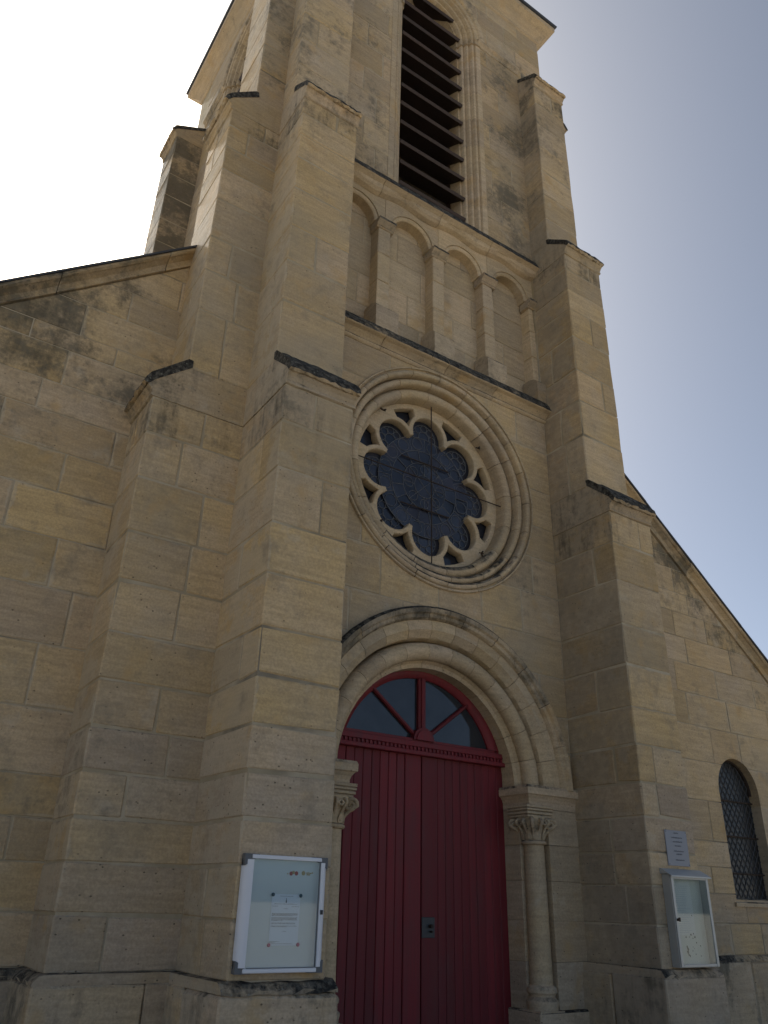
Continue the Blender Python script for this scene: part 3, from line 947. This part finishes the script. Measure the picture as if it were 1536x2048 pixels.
# ------------------------------------------------------------------ door and fanlight
door = part('door', 'crimson double door of narrow vertical planks with a steel lock plate')
DY = .375
ws = [(-.005, -.195)] + [(-.195 - i * .0955, -.195 - (i + 1) * .0955) for i in range(9)]
for s in (-1, 1):
    for i, (a, b) in enumerate(ws):
        x0, x1 = sorted((s * a * -1, s * b * -1))
        block('plank', x0 + .0014, x1 - .0014, DY + (0 if i else -.006), DY + .05, .175, 2.93, RED, door, None, .0055, .0010, 0)
box('lock_plate', .004, .150, DY - .014, DY - .004, 1.322, 1.488, LOCK, door, .003)
vs, fs = join_vf([tube([(.095, DY - .05, 1.415), (.095, DY - .01, 1.415)], .016, 10), tube([(.095, DY - .052, 1.372), (.095, DY - .010, 1.372)], .008, 8)])
link('lock_cylinder', mesh(vs, fs), IRON, door)
fan = part('fanlight', 'half-round fanlight with red glazing bars over the door')
FZ, FR = 2.72, .99
box('transom', -1.035, 1.035, .315, .42, 2.962, 3.012, RED, fan)
box('transom', -1.04, 1.04, .305, .42, 2.885, 2.925, RED, fan)
box('transom', -1.03, 1.03, .335, .42, 2.925, 2.963, RED, fan)
box('transom', -.99, .99, .345, .42, 3.012, 3.045, RED, fan)
dm = mesh(*chbox_vf(-.012, .012, -.009, .009, 0, .034, .002))
nd = 44
for i in range(nd):
    link('dentil', dm, RED, fan, (-1.0 + 2.0 * i / (nd - 1), .327, 2.927))
smooth(link('arch_frame', ring_segment([(FR + .07, .345), (FR - .005, .345), (FR - .02, .35), (FR - .050, .37), (FR - .058, .38), (FR - .058, .42), (FR + .07, .42)], R(18), R(162), 40, 0, FZ), RED, fan), 30)
link('mullion', extrude_profile([(-.044, .42), (-.044, .365), (-.025, .35), (-.021, .335), (.021, .335), (.025, .35), (.044, .365), (.044, .42)], 3.04, FZ + FR - .06, 1, lambda a, v, z: (v, z, a)), RED, fan)
for s in (-1, 1):
    d = Vector((s * .62, .47)).normalized(); nrm = Vector((-d.y, d.x))
    a, b = Vector((s * .05, 3.06)), Vector((s * .05, 3.06)) + d * .755
    def plc(t, v, z):
        q = a + (b - a) * t + nrm * v
        return (q.x, z, q.y)
    link('glazing_bar', extrude_profile([(-.020, .42), (-.020, .372), (-.009, .358), (.009, .358), (.020, .372), (.020, .42)], 0, 1, 1, plc), RED, fan)
link('hub', prism(arc_pts(0, 3.03, .125, 0, pi, 16), .325, .42), RED, fan)
link('hub', prism(arc_pts(0, 3.03, .095, 0, pi, 16), .312, .33), RED, fan)
def fan_pane(a0, a1):
    pts = [(0, 3.03)] + [(FR * .95 * math.cos(a0 + (a1 - a0) * i / 10), max(3.03, FZ + FR * .95 * math.sin(a0 + (a1 - a0) * i / 10))) for i in range(11)]
    return prism(pts, .398, .404)
for a0, a1 in ((19, 50), (50, 90), (90, 130), (130, 161)):
    link('pane', fan_pane(R(a0), R(a1)), FANGLASS, fan)
link('ceiling_board', prism([(-1.2, 0), (1.2, 0), (1.2, 3.75), (-1.2, 3.75)], .44, .54), LOUVRE, door)

# ------------------------------------------------------------------ belfry openings
def belfry(label, loc, rz):
    bl = part('belfry_window', label, None, None, loc, rz)
    # stepped jamb rolls (x measured from the axis, y inwards)
    pr = [(.80, .0)]
    steps = [(.735, .055), (.672, .115), (.610, .175)]
    prof = [(.86, .30), (.86, -.006), (.775, -.006), (.768, .004)]
    for cx_, cy_ in steps:
        prof += [(cx_ + .030 * math.cos(R(t)), cy_ + .030 * math.sin(R(t)) - .012) for t in (350, 310, 270, 230, 190)] + [(cx_ - .032, cy_ + .040)]
    prof += [(.55, .215), (.55, .50), (.86, .50)]
    for s in (-1, 1):
        zs = [9.93, 10.55, 11.2, 11.8, 12.4, 13.0, 13.6, 14.2]
        for a, b in zip(zs, zs[1:]):
            me = extrude_profile(prof, a + .002, b - .002, 1, lambda z, x, y: (s * x, y, z))
            smooth(link('jamb_stone', me, STONE_PALE, bl, (0, 0, 0), tone(.5, .15, .25)), 35)
        # impost band: follows the rolls, then runs along the wall as a thin string
        big = [(x + (-.022 if x < .84 else 0), y - .022 if y < .28 else y) for x, y in prof]
        me = extrude_profile(big, 14.20, 14.33, 1, lambda z, x, y: (s * x, y, z))
        link('impost_stone', me, STONE_PALE, bl, (0, 0, 0), (.6, .5, .3, 0))
        me = extrude_profile([(.05, 14.20), (-.012, 14.215), (-.02, 14.25), (-.055, 14.29), (-.06, 14.325), (-.02, 14.365), (.05, 14.375)], .80, HALF, 4, lambda x, y, z: (s * x, y, z), .003)
        link('impost_stone', me, STONE_PALE, bl, (0, 0, 0), (.6, .5, .3, 0))
    n = 9
    me = ring_segment(prof, .002, pi / n - .002, 6, 0, 0)
    for i in range(n):
        o = link('voussoir', me, STONE_PALE, bl, (0, 0, BEL_S - .05)); o.rotation_euler = (0, -i * pi / n, 0); o.color = tone(.5, .15, .25)
    smooth(o, 35)
    hood = [(.86, .15), (.86, -.012), (.88, -.03), (.955, -.035), (.975, -.01), (.99, .0), (.99, .15)]
    me = ring_segment(hood, .002, pi / n - .002, 6, 0, 0)
    for i in range(n):
        o = link('hood_stone', me, STONE_PALE, bl, (0, 0, BEL_S - .05)); o.rotation_euler = (0, -i * pi / n, 0); o.color = tone(.5, .15, .45)
    smooth(o, 35)
    # louvres: sloping boards
    for i in range(12):
        z = 10.24 + i * .405
        if z > BEL_S: hw = math.sqrt(max(.02, .58 ** 2 - (z + .05 - BEL_S) ** 2))
        else: hw = .575
        o = box('louvre_slat', -hw, hw, -.22, .22, -.024, .024, LOUVRE, bl, .003)
        o.location = (0, .34, z + .13)
        o.rotation_euler = (R(33), 0, random.uniform(-.004, .004))
    for s in (-1, 1):
        box('louvre_stile', s * .56 - .03, s * .56 + .03, .44, .52, 9.98, BEL_S + .2, LOUVRE, bl)
    return bl
belfry('tall round-headed belfry opening with dark wooden louvres over the arcade', (0, 0, 0), 0)
belfry('belfry opening on the left flank seen edge-on', (-TW, TD / 2, 0), -pi / 2)
link('belfry_floor', mesh(*chbox_vf(-1.7, 1.7, .6, 4.1, 9.6, 9.75)), LOUVRE, part('belfry_chamber'))

# ------------------------------------------------------------------ cornice and spire
cor = part('cornice', 'coved stone cornice under the tower eaves')
def square_loft(levels, mat, parent, name, color=None):
    vs, fs = [], []
    for e, z in levels:
        vs += [(-TW - e, -e, z), (TW + e, -e, z), (TW + e, TD + e, z), (-TW - e, TD + e, z)]
    for i in range(len(levels) - 1):
        for j in range(4): fs.append([i * 4 + j, i * 4 + (j + 1) % 4, i * 4 + 4 + (j + 1) % 4, i * 4 + 4 + j])
    fs.append([0, 1, 2, 3]); fs.append([len(vs) - 4 + j for j in range(4)])
    return link(name, mesh(vs, fs), mat, parent, (0, 0, 0), color)
square_loft([(.003, 15.56), (.03, 15.58), (.035, 15.62), (.02, 15.65), (.06, 15.70), (.13, 15.77), (.20, 15.82), (.235, 15.84), (.24, 15.93), (.20, 15.95)], STONE_PALE, cor, 'cornice_stone', (.35, .2, .1, 0))
sp = part('spire', 'dark slate tower roof edge')
square_loft([(.265, 15.952), (.275, 15.985), (.15, 16.10), (-.5, 17.6), (-2.15, 27.)], SLATE, sp, 'roof_slope')

# ------------------------------------------------------------------ aisles
AWY = .60
def aisle(s, label, top3, slope):
    """half gable; top of coping is z = top3 - slope*(|x|-3)"""
    zf = lambda x: top3 - slope * (abs(x) - 3.0)
    xe = 9.5
    th = .20
    zi, zo = zf(2.2) - th, zf(xe) - th
    ol = [(s * 2.2, 0), (s * 2.2, zi), (s * xe, zo), (s * xe, 0)]
    holes = []
    if s > 0:
        holes = [arch_poly(5.56, .458, 1.73, 3.05, 20)]
    aw = part('aisle_wall', label, plate([ol] + holes, AWY + .0075, AWY + .5), MORTAR)
    zs = [1.13, 1.473, 1.80, 2.10, 2.40, 2.89, 3.39, 3.86, 4.30, 4.72, 5.10, 5.47, 5.78, 6.16, 6.37, 6.74, 7.10, 7.5, 7.9, 8.3]
    nx_, nz_, d_ = slope * s, 1.0, top3 + 3 * slope - th
    cuts = []
    if s > 0:
        cutter('aisle', arch_poly(5.56, .45, 1.74, 3.05, 20)); cuts = [('aisle', arch_test(5.56, .45, 1.74, 3.05))]
    def colf(x, z):
        near = zf(x) - z
        d = .16 + .46 * max(0., 1 - max(0., near - .3) / 2.2)
        if z < 1.6: d += .1
        return tone(.28 if s < 0 else .42, .24, d, 1.4 if near < .9 else 0.)
    xa, xb = sorted((s * 2.2, s * xe))
    courses(aw, xa, xb, zs, AWY, AWY + .25, .55, 1.15, colf, cuts, [(nx_, nz_, d_)])
    # plinth
    for a, b in ((2.3, 3.9), (3.9, 5.1), (5.1, 6.4), (6.4, 7.9), (7.9, 9.5)):
        x0, x1 = sorted((s * a, s * b))
        block('plinth_stone', x0 + J, x1 - J, AWY - .075, AWY + .3, 0, 1.065, STONE, aw, tone(.7, .2, .42, 1.45), .012, .004, .2)
        prof = [(AWY + .1, 1.06), (AWY - .07, 1.06), (AWY - .06, 1.085), (AWY - .02, 1.125), (AWY + .1, 1.14)]
        link('plinth_chamfer', extrude_profile(prof, x0, x1, 6, lambda q, v, z: (q, v, z), .005), STONE, aw, (0, 0, 0), (.7, .3, .25, 0))
    # raking coping in lengths: cavetto under a thin slab
    L = [2.35, 3.25, 4.2, 5.1, 6.1, 7.0, 8.0, 9.0, 9.7]
    k = 1 / math.sqrt(1 + slope * slope)
    prof = [(AWY + .4, -.02), (AWY - .135, -.02), (AWY - .14, -.055), (AWY - .12, -.075), (AWY - .10, -.08), (AWY - .045, -.12), (AWY - .03, -.165), (AWY - .03, -.195), (AWY + .05, -.20), (AWY + .4, -.20)]
    for a, b in zip(L, L[1:]):
        me = extrude_profile(prof, a + .003, b - .003, 5, lambda q, v, z: (s * q, v, zf(q) + z), .004)
        link('coping_stone', me, STONE, aw, (0, 0, 0), (.45, .35 + random.uniform(-.1, .2), .1, 0))
        me = extrude_profile([(AWY + .6, -.018), (AWY - .155, -.018), (AWY - .16, .004), (AWY + .6, .006)], a, b, 3, lambda q, v, z: (s * q, v, zf(q) + z), .002)
        link('coping_slab', me, SLATE, aw)
    # roof slope behind
    rf = part('aisle_roof', None)
    me = extrude_profile([(AWY + .5, -.12), (14., -.12), (14., -.02), (AWY + .5, -.02)], 2.3, 9.9, 1, lambda q, v, z: (s * q, v, zf(q) + z))
    link('roof_slope', me, SLATE, rf)
    x0, x1 = sorted((s * 9.2, s * 9.5))
    link('outer_wall', prism([(x0, 0), (x1, 0), (x1, zf(9.5) - .1), (x0, zf(9.5) - .1)], AWY + .5, 14.), STONE, rf)
    return aw
aisle(-1, 'left aisle front under a raking coping, stained dark near the top', 7.93, .845)
aisle(1, 'right aisle front with arched window under a steep raking coping', 8.0, .808)

aw_win = part('aisle_window', 'narrow round-headed window with dark leaded glass')
link('pane', prism(arch_poly(5.56, .455, 1.72, 3.05, 20), AWY + .150, AWY + .157), AISLEG, aw_win)
lat = []
for i in range(-22, 23):
    for d_ in (1, -1):
        # diamond lattice clipped to the opening
        pts = []
        c0 = i * .14
        for j in range(41):
            x = -.45 + .90 * j / 40; z = 2.45 + d_ * x * 1.35 + c0
            ok = 1.74 < z and (z < 3.05 or math.hypot(x, z - 3.05) < .45)
            if ok: pts.append((5.56 + x, AWY + .144, z))
        if len(pts) > 1: lat.append(tube([pts[0], pts[-1]], .0055, 4))
link('lead_cames', mesh(*join_vf(lat)), simple('blackened lead', (.10, .10, .10), .7, .2), aw_win)
for z in (2.05, 2.5, 2.95):
    link('saddle_bar', mesh(*tube([(5.115, AWY + .125, z), (6.005, AWY + .125, z)], .011, 6)), IRON, aw_win)
link('sill', extrude_profile([(AWY + .3, 1.66), (AWY - .03, 1.66), (AWY - .035, 1.70), (AWY + .02, 1.725), (AWY + .3, 1.80)], 5.06, 6.06, 3, lambda q, v, z: (q, v, z), .002), STONE_PALE, aw_win, (0, 0, 0), (.6, .4, .2, 0))
prof = [(.425, .20), (.425, .12), (.435, .11), (.449, .11), (.449, .20)]
link('reveal_bead', ring_segment([(r_, AWY + y_) for r_, y_ in prof], 0, pi, 20, 5.56, 3.05), IRON, aw_win)

for o in CUTTERS.values(): bpy.data.objects.remove(o)

# ------------------------------------------------------------------ notice board on the left buttress
def top(name, label, cat, loc, group=None):
    o = empty(name, None, loc); o['label'] = label; o['category'] = cat
    if group: o['group'] = group
    return o
BX0, BX1, BZ0, BZ1, BYB = -2.372, -1.752, 1.180, 1.862, -.868
W_, H_ = BX1 - BX0, BZ1 - BZ0
nb = top('notice_board', 'white glazed notice board with grey corners hung beside the red door', 'notice board', ((BX0 + BX1) / 2, BYB, BZ0))
hw = W_ / 2
box('back_panel', -hw + .03, hw - .03, -.022, 0, .025, H_ - .025, BACK, nb)
def side_prof(s, wdt):
    return [(s * hw, 0), (s * hw, -.018), (s * (hw - .008), -.038), (s * (hw - .024), -.052), (s * (hw - .042), -.058), (s * (hw - wdt), -.058), (s * (hw - wdt), 0)]
for s, wdt in ((-1, .062), (1, .056)):
    smooth(link('side_frame', extrude_profile(side_prof(s, wdt), .034, H_ - .034, 1, lambda z, x, y: (x, y, z)), WHITE, nb), 50)
for z0, z1, nm in ((.004, .030, 'bottom_rail'), (H_ - .028, H_ - .004, 'top_rail')):
    box(nm, -hw + .05, hw - .05, -.056, 0, z0, z1, WHITE, nb)
for sx in (-1, 1):
    for sz in (0, 1):
        zc = 0 if sz == 0 else H_
        d_ = 1 if sz == 0 else -1
        ol = [(sx * hw, zc), (sx * (hw - .105), zc), (sx * (hw - .10), zc + d_ * .022), (sx * (hw - .055), zc + d_ * .034), (sx * (hw - .022), zc + d_ * .062), (sx * hw, zc + d_ * .072)]
        link('corner_piece', prism(ol, -.048, -.001), GREYP, nb)
box('door_edge', hw - .066, hw - .062, -.0595, -.05, .03, H_ - .03, GREYP, nb, .001)
link('glass', prism([(-hw + .061, .031), (hw - .067, .031), (hw - .067, H_ - .029), (-hw + .061, H_ - .029)], -.0530, -.0505), CLEAR, nb)
box('seal_strip', -hw + .07, hw - .07, -.0560, -.0535, .030, .0345, GREYP, nb, .0008)
box('lock', hw - .046, hw - .026, -.0625, -.057, .335, .362, LOCK, nb, .001)
box('keyhole', hw - .038, hw - .034, -.0640, -.0620, .344, .353, IRON, nb, .0005)
# printed emblems at the top of the panel
em = []
for x, z, r_, m in ((.045, .575, .013, SEALR), (.062, .582, .011, SEAL), (.085, .577, .013, SEALR), (.138, .580, .014, SEAL)):
    link('emblem', prism(circ(x, z, r_, 16), -.0242, -.0232 + random.uniform(-.0004, 0)), m, nb)
vs, fs = join_vf([chbox_vf(a, b, -.0242, -.0232, z, z + .008, .0003) for a, b, z in ((.016, .024, .569), (.160, .172, .578), (.174, .184, .579), (.186, .200, .577), (.202, .212, .580), (.162, .190, .568))])
link('lettering', mesh(vs, fs), SEAL, nb)

def text_lines(rows, y, rngw=(.006, .018), h=.0032):
    """rows: (x0, x1, z); small word-shaped dashes"""
    out = []
    for x0, x1, z in rows:
        x = x0
        while x < x1 - .003:
            w_ = min(random.uniform(*rngw), x1 - x)
            # each word is a run of short strokes of uneven height
            q = x
            while q < x + w_ - .0008:
                l_ = min(random.uniform(.0014, .0026), x + w_ - q)
                hh = h * random.choice((.62, .62, .66, 1.0))
                out.append(([(q, y, z), (q + l_ * .8, y, z), (q + l_ * .8, y, z + hh), (q, y, z + hh)], [[0, 1, 2, 3]]))
                q += l_
            x += w_ + random.uniform(.002, .004)
    return join_vf(out)
# the pinned sheet
PX0, PZ0, PW, PH = -2.145, 1.333, .210, .297
sheet = top('notice_sheet', 'white typed sheet pinned inside the left notice board', 'paper', (PX0 + PW / 2, -.8905, PZ0))
vs, fs = [], []
for i in range(9):
    for j in range(13):
        x, z = -PW / 2 + PW * i / 8, PH * j / 12
        vs.append((x, -.0022 - .0016 * math.sin(3 * x / PW + 1.) * math.sin(pi * j / 12), z))
for i in range(8):
    for j in range(12): fs.append([i * 13 + j, (i + 1) * 13 + j, (i + 1) * 13 + j + 1, i * 13 + j + 1])
n0 = len(vs); vs += [(a, b + .0006, c) for a, b, c in vs]; fs += [[x + n0 for x in reversed(f)] for f in fs]
pm = bpy.data.meshes.new('sheet'); pm.from_pydata(vs, [], fs)
smooth(link('page', pm, PAPER, sheet))
rows = [(-.045, .05, .284), (-.085, .085, .238), (-.100, -.055, .2245), (.045, .095, .2235), (-.016, .016, .2105)]
rows += [(-.098, .093, z) for z in (.183, .1785, .174)] + [(-.098, .06, .1695)]
rows += [(-.098, .088, z) for z in (.159, .1545, .150, .1455)] + [(-.098, -.02, .141)]
rows += [(-.098, .075, z) for z in (.128, .1235)] + [(-.098, .09, .1105), (-.098, .02, .106), (-.012, .012, .08)]
link('typed_text', mesh(*text_lines(rows, -.0048)), INK, sheet)
link('typed_text', mesh(*text_lines([(-.105, -.03, .022), (-.105, -.06, .017), (-.09, .06, .010)], -.0048)), INK, sheet)
link('printed_emblem', prism([(-.004, .247), (.004, .247), (.0045, .254), (.0018, .262), (.002, .274), (-.0015, .274), (-.0018, .262), (-.0045, .254)], -.0050, -.0046), INK, sheet)
for x, z, m, nm in ((PX0 + .004, PZ0 + PH - .004, TEAL, 'dark teal magnet at the upper left corner of the pinned sheet'), (PX0 + PW - .001, PZ0 + PH - .006, TEAL, 'dark teal magnet at the upper right corner of the pinned sheet'),
                    (PX0 + .0, PZ0 + .004, PINK, 'pink magnet at the lower left corner of the pinned sheet'), (PX0 + PW, PZ0 + .006, PINK, 'pink magnet at the lower right corner of the pinned sheet')):
    vs, fs = lathe([(.0105, 0), (.0115, .002), (.0115, .006), (.0095, .009), (.004, .0098)], 16)
    vs = [(a, -c, b) for a, b, c in vs]
    o = smooth(link('magnet', mesh(vs, fs), m, None, (x, -.8945, z)))
    o['label'] = nm; o['category'] = 'magnet'; o['group'] = 'magnets holding the notice'

# ------------------------------------------------------------------ plaque and old display case on the right buttress
pq = top('plaque', 'small grey engraved plaque on the right forward buttress above the display case', 'plaque', (2.104, -.866, 1.972))
link('plate', mesh(*chbox_vf(-.158, .158, -.012, 0, 0, .312, .002)), PLAQUE, pq)
link('engraved_text', mesh(*text_lines([(-.035, .035, .283), (-.072, .085, .242), (-.058, .078, .206), (-.036, .056, .170), (-.062, .088, .124), (-.030, .055, .098), (-.048, .078, .047)], -.0135, (.03, .055), .0125)), INK, pq)
for sx in (-.145, .145):
    for z in (.014, .298):
        link('screw', mesh(*tube([(sx, -.0145, z), (sx, -.011, z)], .004, 8)), LOCK, pq)

dc = top('display_case', 'old metal display case with sloping hood and yellowed sheet', 'display case', (2.105, -.866, 1.15))
CW = .27
box('back_panel', -CW + .012, CW - .012, -.012, 0, .012, .735, OLDPAPER, dc)
for s in (-1, 1):
    x0, x1 = sorted((s * CW, s * (CW - .012)))
    box('side_panel', x0, x1, -.085, 0, 0, .745, ALU, dc, .002)
box('bottom_panel', -CW + .012, CW - .012, -.085, 0, 0, .012, ALU, dc, .002)
box('top_panel', -CW + .012, CW - .012, -.085, 0, .733, .745, ALU, dc, .002)
me = extrude_profile([(.0, .795), (-.012, .795), (-.125, .735), (-.125, .722), (-.118, .722), (-.086, .748), (0, .748)], -CW - .02, CW + .02, 1, lambda x, y, z: (x, y, z))
link('hood', me, ALU, dc)
for s in (-1, 1):
    x0, x1 = sorted((s * (CW - .002), s * (CW - .034)))
    box('door_stile', x0, x1, -.100, -.087, .004, .728, ALU, dc, .002)
for z0, z1 in ((.004, .026), (.706, .728)):
    box('door_rail', -CW + .036, CW - .036, -.099, -.087, z0, z1, ALU, dc, .002)
link('glass', prism([(-CW + .035, .027), (CW - .035, .027), (CW - .035, .705), (-CW + .035, .705)], -.0945, -.092), CLEAR, dc)
vs, fs = join_vf([tube([(-CW + .016, -.102, .375), (-CW + .016, -.122, .375)], .011, 10), chbox_vf(-CW + .004, -CW + .030, -.128, -.120, .360, .392, .003)])
link('latch', mesh(vs, fs), IRON, dc)
old = top('faded_sheet', 'faded printed sheet inside the old display case', 'paper', (2.055, -.8795, 1.40))
ob_ = mesh(*chbox_vf(-.17, .15, -.0020, -.0005, 0, .44, .0003))
link('page', ob_, simple('faded paper', (.64, .63, .57), .8, .2, 0, .06, 8., 0), old)
rows = [(-.15, .13, .02 + i * .0175 + (.012 if i > 11 else 0)) for i in range(22)]
link('faded_print', mesh(*text_lines([(a, b - random.uniform(0, .09), z) for a, b, z in rows], -.0034, (.01, .04), .005)), INKL, old)
# mildew blooms on the backing
st_v = []
for x, z, r_ in ((.02, .255, .011), (.06, .262, .008), (.075, .235, .010), (.045, .225, .007), (-.05, .235, .010), (.09, .19, .008), (.14, .165, .008), (.0, .235, .006), (.06, .10, .007), (.02, .125, .007), (.03, .155, .006), (.13, .085, .007), (.05, .145, .005), (-.05, .115, .016), (-.045, .14, .016), (-.052, .16, .012), (-.04, .095, .013), (-.025, .085, .010), (.07, .41, .008)):
    o_ = []
    for i in range(9):
        a = 2 * pi * i / 9; q = r_ * random.uniform(.6, 1.15)
        o_.append((x + q * math.cos(a), -.0165 if z < .25 else -.0172, z + q * math.sin(a)))
    st_v.append((o_, [list(range(9))]))
link('mildew', mesh(*join_vf(st_v)), STAIN, dc)
